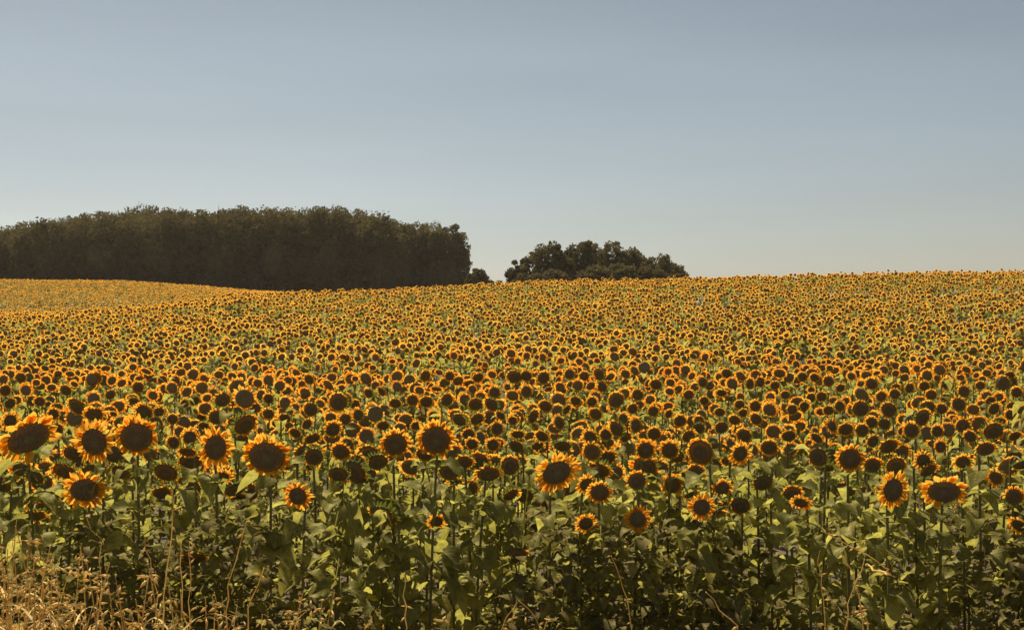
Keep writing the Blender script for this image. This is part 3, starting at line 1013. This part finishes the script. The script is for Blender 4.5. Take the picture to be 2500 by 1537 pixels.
def field(x, y, zc, level, seed, G):
    r = np.random.default_rng(seed)
    N = len(x)
    if N == 0:
        return
    pet = {-1: 20, 0: 15, 1: 11, 2: 7}[level]
    rd = r.uniform(0.62, 0.72)
    protos = [lod_head(rr, pet, seed + i, missing=ms, curl=cu, gap=gp) for i, (rr, ms, cu, gp) in enumerate([(0.64, .12, .1, None), (0.70, .2, .3, None), (0.76, .3, .4, None), (0.68, .15, .2, None), (0.72, .15, .2, -1.57), (0.82, .7, .2, None)])]
    if level == -1:
        protos = [near_head(**kw) for kw in NEAR]
    pick = r.choice(len(protos), N, p=[.15, .24, .20, .14, .18, .09])
    yaw, pitch = r.normal(0, R(19), N), np.clip(r.normal(R(24), R(13), N), -0.2, 1.1)
    yaw -= np.arctan2(x, y) * 0.5
    Mh = frames(yaw, pitch, r.normal(0, 0.3, N)) * np.clip(r.normal(0.108 if level > 0 else 0.100, 0.016, N), 0.065, 0.15)[:, None, None]
    P = np.stack([x, y, zc], -1)
    for k, pr in enumerate(protos):
        s = pick == k
        G.tile(pr, Mh[s], P[s])
    H = zc - ground(x, y)
    # stems
    g = Geo()
    th = np.linspace(0, 2 * math.pi, 3, endpoint=False)
    st = [(math.cos(a), math.sin(a), z) for z in (0.45, 0.90) for a in th]
    g.add(st, grid_faces(2, 3, True), None, 3)
    Ms = np.zeros((N, 3, 3))
    Ms[:, 0, 0] = Ms[:, 1, 1] = 0.009
    Ms[:, 2, 2] = H
    nz = frames(yaw, pitch, yaw * 0)[:, :, 2]
    Pg = np.stack([x - nz[:, 0] * .12, y - nz[:, 1] * .12, zc - H], -1)
    if level < 2:
        G.tile(g.arrays(), Ms, Pg)
    nl = {-1: 12, 0: 11, 1: 9, 2: 8}[level]
    lo = {-1: 0.35, 0: 0.45, 1: 0.66, 2: 0.8}[level]
    leafp = [lod_leaf(40 + i, level <= 0) for i in range(4)]
    for k in range(nl):
        fr = lo + (0.95 - lo) * (k + r.random(N)) / nl
        az = r.uniform(0, 2 * math.pi, N)
        el = r.uniform(-0.2, 0.5, N)
        s = r.uniform(0.17, 0.28, N)
        ca, sa, ce, se = np.cos(az), np.sin(az), np.cos(el), np.sin(el)
        X = np.stack([ca * ce, sa * ce, se], -1)
        Y = np.stack([-sa, ca, 0 * sa], -1)
        Z = np.cross(X, Y)
        Ml = np.stack([X, Y, Z], -1) * s[:, None, None]
        Pl = Pg + np.stack([0 * az, 0 * az, fr * H], -1)
        pk = r.integers(0, 4, N)
        for q in range(4):
            m_ = pk == q
            G.tile(leafp[q], Ml[m_], Pl[m_])


G = Geo()
rest = keep & (zc_ - ground(sx, sy) > 0.6)
for lv, (a, b) in enumerate([(0, 17), (17, 32), (32, 400)]):
    m_ = rest & (sy >= a) & (sy < b)
    field(sx[m_], sy[m_], zc_[m_] - (0.06 if lv == 0 else 0), lv - 1, 20 + lv, G)
fx_, fy_ = scatter(112, 204, -420, 1000, 2.6, 9)
fz_ = canopy(fx_, fy_) + np.random.default_rng(4).normal(0, 0.07, len(fx_))
field(fx_, fy_, fz_, 2, 31, G)
UG = Geo()
r = np.random.default_rng(91)
N = 20000
ux, uy = r.uniform(-4.6, 4.6, N), 7.5 + 4.5 * r.random(N) ** 1.6
uz = ground(ux, uy) + r.uniform(0.0, 1.0, N) ** 0.9 * (0.85 + 0.35 * np.sin(ux * 2.3 + np.sin(ux * 5.1)))
az, el, s_ = r.uniform(0, 2 * math.pi, N), r.uniform(-0.5, 0.7, N), r.uniform(0.05, 0.15, N)
X = np.stack([np.cos(az) * np.cos(el), np.sin(az) * np.cos(el), np.sin(el)], -1)
Y = np.stack([-np.sin(az), np.cos(az), 0 * az], -1)
Mu = np.stack([X, Y, np.cross(X, Y)], -1) * s_[:, None, None]
pk = r.integers(0, 4, N)
for q in range(4):
    m_ = pk == q
    UG.tile(lod_leaf(60 + q, True), Mu[m_], np.stack([ux, uy, uz], -1)[m_])
uo = link("undergrowth", UG.mesh("undergrowth", [M_WEED] * 4, smooth=False))
tag(uo, "dark leafy weeds filling the space between the front sunflower stems", "undergrowth", None, "stuff")
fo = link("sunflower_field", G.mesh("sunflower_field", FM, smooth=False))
tag(fo, "dense mass of small sunflowers covering the slope behind the near rows", "sunflower crop", "sunflowers in the field", "stuff")

# ------------------------------------------------------------------ trees
def crown_mesh(name, w_, h_, seed, lobes=34, per=110, leaf=0.34, core=0.78, tall=False):
    """crown standing on z=0, width w_, height h_: clumps of leaf faces round a lumpy heart"""
    r = np.random.default_rng(seed)
    g = Geo()
    cs = []
    for i in range(lobes):
        dv = r.normal(0, 1, 3)
        dv /= np.linalg.norm(dv)
        if dv[2] < -0.2 and r.random() < 0.5:
            dv[2] = -dv[2]
        q = r.uniform(0.72, 1.0)
        sq = np.sign(dv) * np.abs(dv) ** (0.70 if tall else 0.8)        # fuller shoulders than an egg
        cr = r.uniform(0.07, 0.19) * w_
        cs.append((sq[0] * q * (0.5 * w_ - cr * 0.6), sq[1] * q * (0.5 * w_ - cr * .6), 0.5 * h_ + sq[2] * q * (0.5 * h_ - cr * 0.75), cr))
    for cx, cy, cz, cr in cs:
        n = int(per * r.uniform(0.7, 1.3))
        dv = r.normal(0, 1, (n, 3))
        dv /= np.linalg.norm(dv, axis=1)[:, None]
        rad = cr * r.uniform(0.35, 1.0, n) ** 0.5 * (1 + 0.12 * r.normal(0, 1, n) * (r.random(n) < 0.2))
        c = np.array([cx, cy, cz]) + dv * rad[:, None] * np.array([1.1, 1.1, 0.85])
        a = r.normal(0, 1, (n, 3))
        a /= np.linalg.norm(a, axis=1)[:, None]
        b = np.cross(a, r.normal(0, 1, (n, 3)))
        b /= np.linalg.norm(b, axis=1)[:, None]
        s = leaf * r.uniform(0.5, 1.1, n)[:, None]
        V = np.stack([c - a * s, c + b * s * .6, c + a * s, c - b * s * .6], 1).reshape(-1, 3)
        g.add(V, np.arange(4 * n).reshape(-1, 4))
    if core > 0:
        nu, nv = 10, 14
        V = []
        for i in range(nu):
            for j in range(nv):
                el, az = math.pi * (i / (nu - 1)), 2 * math.pi * j / nv
                k = 1 + 0.16 * math.sin(3 * az + seed + 2 * el) * math.sin(el) + r.normal(0, 0.05)
                V.append((0.5 * w_ * core * math.sin(el) * math.cos(az) * k, 0.5 * w_ * core * math.sin(el) * math.sin(az) * k, h_ * 0.46 + h_ * 0.46 * core * math.cos(el) * k))
        g.add(V, grid_faces(nu, nv, True))
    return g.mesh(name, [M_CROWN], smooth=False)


def trunk_mesh(name, h_, ch, w_, seed):
    r = np.random.default_rng(seed)
    g = tube([(0, 0, -0.5), (0.05, 0, h_ * 0.3), (r.normal(0, .15), r.normal(0, .15), h_ * 0.6), (r.normal(0, .3), 0, h_ * 0.92)], [0.34, 0.27, 0.2, 0.05], 8)
    for k in range(7):
        z = h_ * r.uniform(0.25, 0.75)
        a = r.uniform(0, 6.28)
        L_ = w_ * r.uniform(0.3, 0.48)
        tube(bez((0, 0, z), (math.cos(a) * L_ * .4, math.sin(a) * L_ * .4, z + L_ * .2), (math.cos(a) * L_ * .8, math.sin(a) * L_ * .8, z + L_ * .5), (math.cos(a) * L_, math.sin(a) * L_, z + L_ * .9), 6),
             np.linspace(0.12, 0.03, 6), 5, g)
    return g.mesh(name, [M_BARK])


def tree(px, py, d, width_px, label, group, seed, kind='dense', shrub=False, base_drop=0.0):
    """a tree whose top reaches picture row py at column px, standing on the ground at depth d"""
    top = unpix(px, py, d)
    gz = float(ground(top.x, d)) - base_drop
    H = top.z - gz
    W_ = width_px * d / F
    root = empty("shrub" if shrub else "tree", (top.x, d, gz))
    tag(root, label, "shrub" if shrub else "tree", group)
    cb = 0.0 if shrub else (0.02 if kind == 'dense' else 0.18) * H
    if kind == 'dense':
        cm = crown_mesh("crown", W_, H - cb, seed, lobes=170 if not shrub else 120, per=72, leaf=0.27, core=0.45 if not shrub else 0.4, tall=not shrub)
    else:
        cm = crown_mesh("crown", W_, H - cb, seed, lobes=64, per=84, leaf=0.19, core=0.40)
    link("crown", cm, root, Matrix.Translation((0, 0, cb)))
    link("trunk", trunk_mesh("trunk", H * (0.9 if not shrub else 0.6), 0, W_, seed), root)
    return root


OUT = np.array([(-140, 240), (-60, 215), (0, 200), (40, 190), (100, 180), (140, 165), (200, 175), (240, 158), (310, 150), (400, 135), (450, 150), (500, 125), (580, 112), (640, 100), (760, 95), (830, 100), (900, 105),
                (950, 115), (1050, 105), (1130, 98), (1240, 88), (1300, 98), (1360, 106), (1440, 102), (1520, 105), (1580, 93), (1660, 100), (1740, 112), (1820, 128), (1880, 162), (1920, 155), (2020, 163), (2100, 172), (2160, 188),
                (2200, 205)], float)
OUT[:, 0] *= 1250 / 2460
OUT[:, 1] = 450 + OUT[:, 1] * 450 / 886
ordw = lambda n: (["first"] + ORD[1:])[n]
cent = [-30, 22, 72, 118, 158, 203, 252, 298, 345, 385, 430, 474, 528, 574, 628, 672, 720, 762, 806, 850, 892, 928]
for n, cx in enumerate(cent):
    yt = float(np.interp(cx, OUT[:, 0], OUT[:, 1]))
    tree(cx, yt + 4 * math.sin(n * 3.7), 230 + (n % 3) * 4, 165 + 28 * math.sin(n * 2.3), f"dark leafy woodland tree, {ordw(n)} from the left along the big wood's skyline", "trees of the big wood on the left", 100 + n)
tree(972, 530, 238, 100, "woodland tree with a lower rounded top, just right of the wood's step down", "trees of the big wood on the left", 130)
tree(1014, 538, 241, 112, "dense round-topped woodland tree, left neighbour of the thin-topped one", "trees of the big wood on the left", 131)
tree(1050, 536, 243, 100, "thin-topped woodland tree beside the last rounded one, sky showing through", "trees of the big wood on the left", 132, kind='loose')
tree(1094, 543, 238, 106, "tall rounded tree at the right end of the big wood", "trees of the big wood on the left", 133)
tree(1118, 590, 240, 62, "leaning side tree poking out right from the end of the big wood", "trees of the big wood on the left", 134)
for n in range(12):
    cx = 10 + n * 92
    tree(cx, 620 + 24 * math.sin(n * 1.9), 236 + 3 * (n % 2), 190, f"dense dark understorey shrub, {ordw(n)} from the left at the big wood's foot", "shrubs along the foot of the big wood", 150 + n, shrub=True)
tree(1066, 640, 242, 130, "dense dark shrub under the rounded tree at the wood's right end", "shrubs along the foot of the big wood", 170, shrub=True)
tree(1166, 652, 205, 70, "small bushy tree standing in the gap between the two woods", "small growth in the gap between the woods", 171, shrub=True, base_drop=1)
tree(1216, 684, 205, 40, "tiny low shrub just right of the small bushy tree in the gap", "small growth in the gap between the woods", 172, shrub=True, base_drop=1)
GR = "trees of the small copse right of the gap"
for n, (cx, cy, wpx, lb) in enumerate([
        (1262, 634, 62, "leftmost copse tree with a thin branch reaching out to the left"),
        (1298, 612, 66, "low shoulder tree second from the left in the small copse"),
        (1338, 582, 92, "left peak tree of the small copse, tall with jagged top"),
        (1376, 604, 70, "lower tree in the dip between the copse's two left peaks"),
        (1420, 580, 86, "middle peak tree of the small copse with a knobbly top"),
        (1456, 590, 70, "tree right of the copse's middle peak, dense and level"),
        (1496, 582, 84, "feathery-topped tree of the copse with sky showing under its top sprays"),
        (1544, 600, 90, "sloping-topped tree right of the feathery one in the copse"),
        (1606, 615, 92, "second tree from the right end of the copse, rounded top"),
        (1648, 640, 74, "rightmost low tree of the copse tapering to the flower crest")]):
    tree(cx, cy, 172 + 5 * (n % 2), wpx, lb, GR, 200 + n, kind='loose', base_drop=0.5)
for n, (cx, cy, wpx) in enumerate([(1290, 660, 90), (1350, 655, 90), (1450, 640, 100), (1520, 640, 110), (1590, 645, 100), (1655, 662, 60)]):
    tree(cx, cy, 168, wpx, f"low dark shrub at the copse's foot, {ordw(n)} from the left", "shrubs along the foot of the copse", 230 + n, shrub=True, base_drop=0.5)

# ------------------------------------------------------------------ dry stalks and wild oats on the verge
def spikelet(g, p, dr, L_):
    """one drooping husk: a narrow folded spindle"""
    dr = Vector(dr).normalized()
    sd = dr.cross(Vector((0.2, 1, 0.1))).normalized()
    up = sd.cross(dr)
    V = [p, p + dr * L_ * .4 + sd * L_ * .13, p + dr * L_ * .4 + up * L_ * .10, p + dr * L_ * .4 - sd * L_ * .13, p + dr * L_ * .4 - up * L_ * .10, p + dr * L_]
    g.add([tuple(v) for v in V], None, [(0, 1, 2), (0, 2, 3), (0, 3, 4), (0, 4, 1), (5, 2, 1), (5, 3, 2), (5, 4, 3), (5, 1, 4)])


def oat(x, y, top_z, lean, seed, nsp, label, group):
    random.seed(seed)
    gz = float(ground(x, y))
    root = empty("wild_oat", (x, y, gz))
    tag(root, label, "wild oat", group)
    H = top_z - gz
    path = bez((0, 0, -0.02), (lean * 0.1, 0, H * 0.4), (lean * 0.4, random.uniform(-.05, .05), H * 0.8), (lean, random.uniform(-.08, .08), H), 14)
    link("stem", tube(path, np.linspace(0.0045, 0.0018, 14), 4).mesh("stem", [M_STRAW]), root)
    g = tube(path[5:], 0.0009, 3)
    for k in range(nsp):
        q = random.uniform(0.42, 1.0)
        b = Vector(path[int(q * 13)])
        a = random.uniform(0, 6.28)
        Lb = random.uniform(0.03, 0.13) * (1.25 - q)
        tipp = b + Vector((math.cos(a) * Lb * 1.6, math.sin(a) * Lb, Lb * 0.3))
        tube(bez(b, b + (tipp - b) * .4 + Vector((0, 0, .015)), tipp + Vector((0, 0, .01)), tipp, 4), 0.0007, 3, g)
        spikelet(g, tipp, (random.uniform(-1, 0.6), random.uniform(-.5, .5), random.uniform(-0.9, 0.25)), random.uniform(0.032, 0.058))
    link("seed_head", g.mesh("seed_head", [M_STRAW], smooth=False), root)
    g = Geo()
    for k in range(random.randint(1, 3)):
        q = random.uniform(0.35, 0.75)
        b = Vector(path[int(q * 13)])
        a = random.uniform(0, 6.28)
        Lb = random.uniform(0.12, 0.28)
        c1 = b + Vector((math.cos(a) * Lb * .3, math.sin(a) * Lb * .2, Lb * .5))
        c2 = b + Vector((math.cos(a) * Lb, math.sin(a) * Lb * .5, Lb * random.uniform(-0.5, .4)))
        bp = bez(b, c1, c1 * .4 + c2 * .6 + Vector((0, 0, .04)), c2, 7)
        V = []
        for i, q_ in enumerate(bp):
            wd = 0.005 * (1 - (i / 6) ** 2) + 0.0006
            V += [(q_[0] - wd, q_[1], q_[2]), (q_[0] + wd, q_[1] + .002, q_[2] + wd * .5)]
        g.add(V, grid_faces(7, 2))
    link("blade", g.mesh("blade", [M_STRAW], smooth=False), root)


random.seed(11)
oats = []
for k in range(64):
    px = random.choice([random.uniform(-30, 250), random.uniform(-30, 200), random.uniform(200, 480)]) if k < 56 else random.uniform(480, 800)
    topy = 1250 + 0.30 * max(px, 0) + random.uniform(0, 190) if k < 56 else random.uniform(1440, 1500)
    oats.append((px, topy, random.uniform(5.9, 6.8)))
oats += [(1262, 1462, 7.1), (905, 1512, 7.1), (1340, 1502, 7.1), (1100, 1500, 7.0), (820, 1440, 7.1)]
oats.sort(key=lambda q: q[0])
for n, (px, py, d) in enumerate(oats):
    P = unpix(px, py, d)
    st = random.getstate()
    ln = random.uniform(-0.14, 0.14)
    where = "in the bottom left verge clump" if px < 480 else "along the bottom edge"
    if n < 30:
        lb = f"straw-coloured wild oat stalk, {ordw(n)} from the left {where}"
    else:
        lb = f"straw-coloured wild oat stalk, {ordw(len(oats) - 1 - n) if len(oats) - 1 - n < 30 else 'thirty-first'} from the right among the verge oats"
    if n >= 30 and n < len(oats) - 31:
        lb = f"straw-coloured wild oat stalk amid the verge clump, {ordw(n - 30)} past its middle"
    oat(P.x - ln, d, P.z, ln, 500 + n, random.randint(12, 22), lb, "wild oats on the verge")
    random.setstate(st)
    random.random()

# bare and withered stalks traced from the photo: crop, points, label
STALKS = [
    (3, [(820, 935), (980, 1020), (1090, 1090), (1160, 1140)], "long dry stalk leaning down to the right at the field's right side", 'fallen'),
    (3, [(1060, 1500), (1020, 1250), (930, 1050)], "dry stalk crossing another low on the right, top leaning left", ''),
    (3, [(960, 1510), (1020, 1260), (1070, 1100)], "dry stalk crossing another low on the right, top leaning right", ''),
    (3, [(845, 1510), (825, 1250), (812, 1050)], "straight pale stalk standing left of the crossing pair", ''),
    (3, [(330, 1510), (230, 1390), (150, 1290)], "slanting dry stalk low right of the long-stalked sunflower", ''),
    (3, [(1100, 1510), (1060, 1420), (1035, 1370)], "short bright stalk stub under the crossing pair", ''),
    (2, [(375, 1500), (378, 1330), (372, 1180)], "pale stalk carrying a curled leaf in the lower middle", ''),
    (2, [(1690, 1430), (1640, 1250), (1570, 1080)], "thick dry stalk slanting up to the left below the neat bright sunflower", ''),
    (2, [(1170, 1510), (1090, 1410), (1035, 1340)], "broken dry stalk with husks at the bottom centre, leaning left", ''),
    (2, [(930, 1510), (980, 1430), (1030, 1350)], "broken dry stalk at the bottom centre leaning right to meet another", ''),
    (1, [(955, 1180), (985, 1020), (1012, 730)], "tall thin stalk with hanging husks below the biggest left bloom", ''),
    (1, [(1320, 1320), (1370, 1080), (1430, 880)], "dry stalk slanting up to the right through large leaves", ''),
    (1, [(1440, 1370), (1490, 1250), (1530, 1150)], "shorter dry stalk slanting right beside the leafy one", ''),
    (1, [(1235, 1500), (1243, 1400), (1242, 1290)], "short upright stalk at the bottom, right of the oat clump", ''),
    (1, [(1700, 1510), (1740, 1450), (1785, 1395)], "short slanting stalk at the bottom under the small shaded sunflower", ''),
    (1, [(905, 1345), (865, 1120), (840, 970)], "brown double stalk left of the tall husked one", ''),
    (1, [(1085, 1510), (1052, 1400), (1050, 1000)], "tall upright stalk rising from the right part of the oat clump", ''),
    (1, [(1100, 1200), (1102, 1100), (1100, 1000)], "thin green-brown stalk close right of the tall upright one", ''),
    (1, [(575, 1005), (530, 910), (498, 850)], "thin stalk bending up left under the low flat-topped sunflower", ''),
    (1, [(260, 1480), (165, 1370), (170, 1240)], "orange dry stalk in the bottom left corner, bent at its middle", ''),
]
random.seed(5)
for n, (c, pts, lb, kd) in enumerate(STALKS):
    d = 6.5 + 0.025 * n
    W = [unpix(CR[c][0] + x * K, CR[c][1] + y * K, d) for x, y in pts]
    if kd != 'fallen':
        foot = Vector((W[0].x + (W[0].x - W[1].x) * 0.6, d, 0))
        foot.z = float(ground(foot.x, d))
        W = [foot] + W
    else:
        foot = Vector((W[-1].x + 0.16, d + 0.9, W[-1].z - 0.14))
        W = [foot] + W[::-1]
    root = empty("dry_stalk", foot)
    tag(root, lb, "dry stalk", "dry stalks standing in front of the field")
    # smooth the polyline
    Wn = np.array([tuple(v - foot) for v in W])
    cum = np.concatenate([[0], np.cumsum(np.linalg.norm(np.diff(Wn, axis=0), axis=1))])
    tt = np.linspace(0, cum[-1], 22)
    path = np.stack([pchip(cum, Wn[:, k], tt) for k in range(3)], -1)
    path[1:-1] += np.random.default_rng(n).normal(0, 0.006, (20, 3))
    r0 = random.uniform(0.004, 0.0075)
    link("stem", tube(path, np.linspace(r0, r0 * 0.35, 22) * (1 + 0.25 * np.sin(np.arange(22) * 1.9 + n)), 6).mesh("stem", [M_STRAW]), root)
    g = Geo()
    for k in range(9):
        b = Vector(path[random.randint(7, 21)])
        a = random.choice([-1, 1])
        spikelet(g, b, (a * random.uniform(.3, 1), random.uniform(-.4, .2), random.uniform(-1, .4)), random.uniform(0.02, 0.05))
    link("husk", g.mesh("husk", [M_STRAW], smooth=False), root)

# low dry grass of the verge, uncountable
g = Geo()
r = np.random.default_rng(77)
n = 1300
gx, gy = r.uniform(-5, 5, n), r.uniform(5.0, 7.3, n)
k_ = r.random(n) < np.interp(gx, [-5, -1.5, 0, 5], [1, 0.7, 0.25, 0.2])
gx, gy = gx[k_], gy[k_]
gz = ground(gx, gy)
for x, y, z in zip(gx, gy, gz):
    h_ = r.uniform(0.35, 0.85) * (1.1 if x < -1.3 else 0.85)
    a = r.uniform(0, 6.28)
    ln = r.uniform(0.02, 0.3)
    p = np.array([(0, 0, 0), (math.cos(a) * ln * .3, math.sin(a) * ln * .3, h_ * .6), (math.cos(a) * ln, math.sin(a) * ln, h_)]) + np.array([x, y, z])
    wd = np.array([0.004, 0.003, 0.0005])[:, None] * np.array([[math.cos(a + 1.5), math.sin(a + 1.5), 0]])
    V = np.stack([p - wd, p + wd], 1).reshape(-1, 3)
    g.add(V, grid_faces(3, 2))
o = link("dry_grass", g.mesh("dry_grass", [M_STRAW], smooth=False))
tag(o, "low tangle of dry straw-coloured grass on the verge in front of the field", "grass", None, "stuff")

# ------------------------------------------------------------------ faint warm haze added round the whole place to lift distant darks
hz0, hz1 = float(GZ.min()) - 1.0, 32.0
hv = [(x, y, z) for z in (hz0, hz1) for x, y in ((-2450, -2450), (2450, -2450), (2450, 2450), (-2450, 2450))]
hm = mesh_from("haze", hv, [np.array([(0, 3, 2, 1), (4, 5, 6, 7), (0, 1, 5, 4), (1, 2, 6, 5), (2, 3, 7, 6), (3, 0, 4, 7)])], [], smooth=False)
mh = bpy.data.materials.new("added_haze")
mh.use_nodes = True
th_ = mh.node_tree
for n in list(th_.nodes):
    th_.nodes.remove(n)
pv = th_.nodes.new("ShaderNodeVolumePrincipled")
pv.inputs["Color"].default_value = (1.0, 0.90, 0.74, 1)
pv.inputs["Density"].default_value = 0.00014
pv.inputs["Anisotropy"].default_value = 0.2
ho_ = th_.nodes.new("ShaderNodeOutputMaterial")
th_.links.new(pv.outputs[0], ho_.inputs["Volume"])
hm.materials.append(mh)
ho = link("haze", hm)
tag(ho, "thin warm haze added over the whole field to brighten distant darks", "haze", None, "stuff")
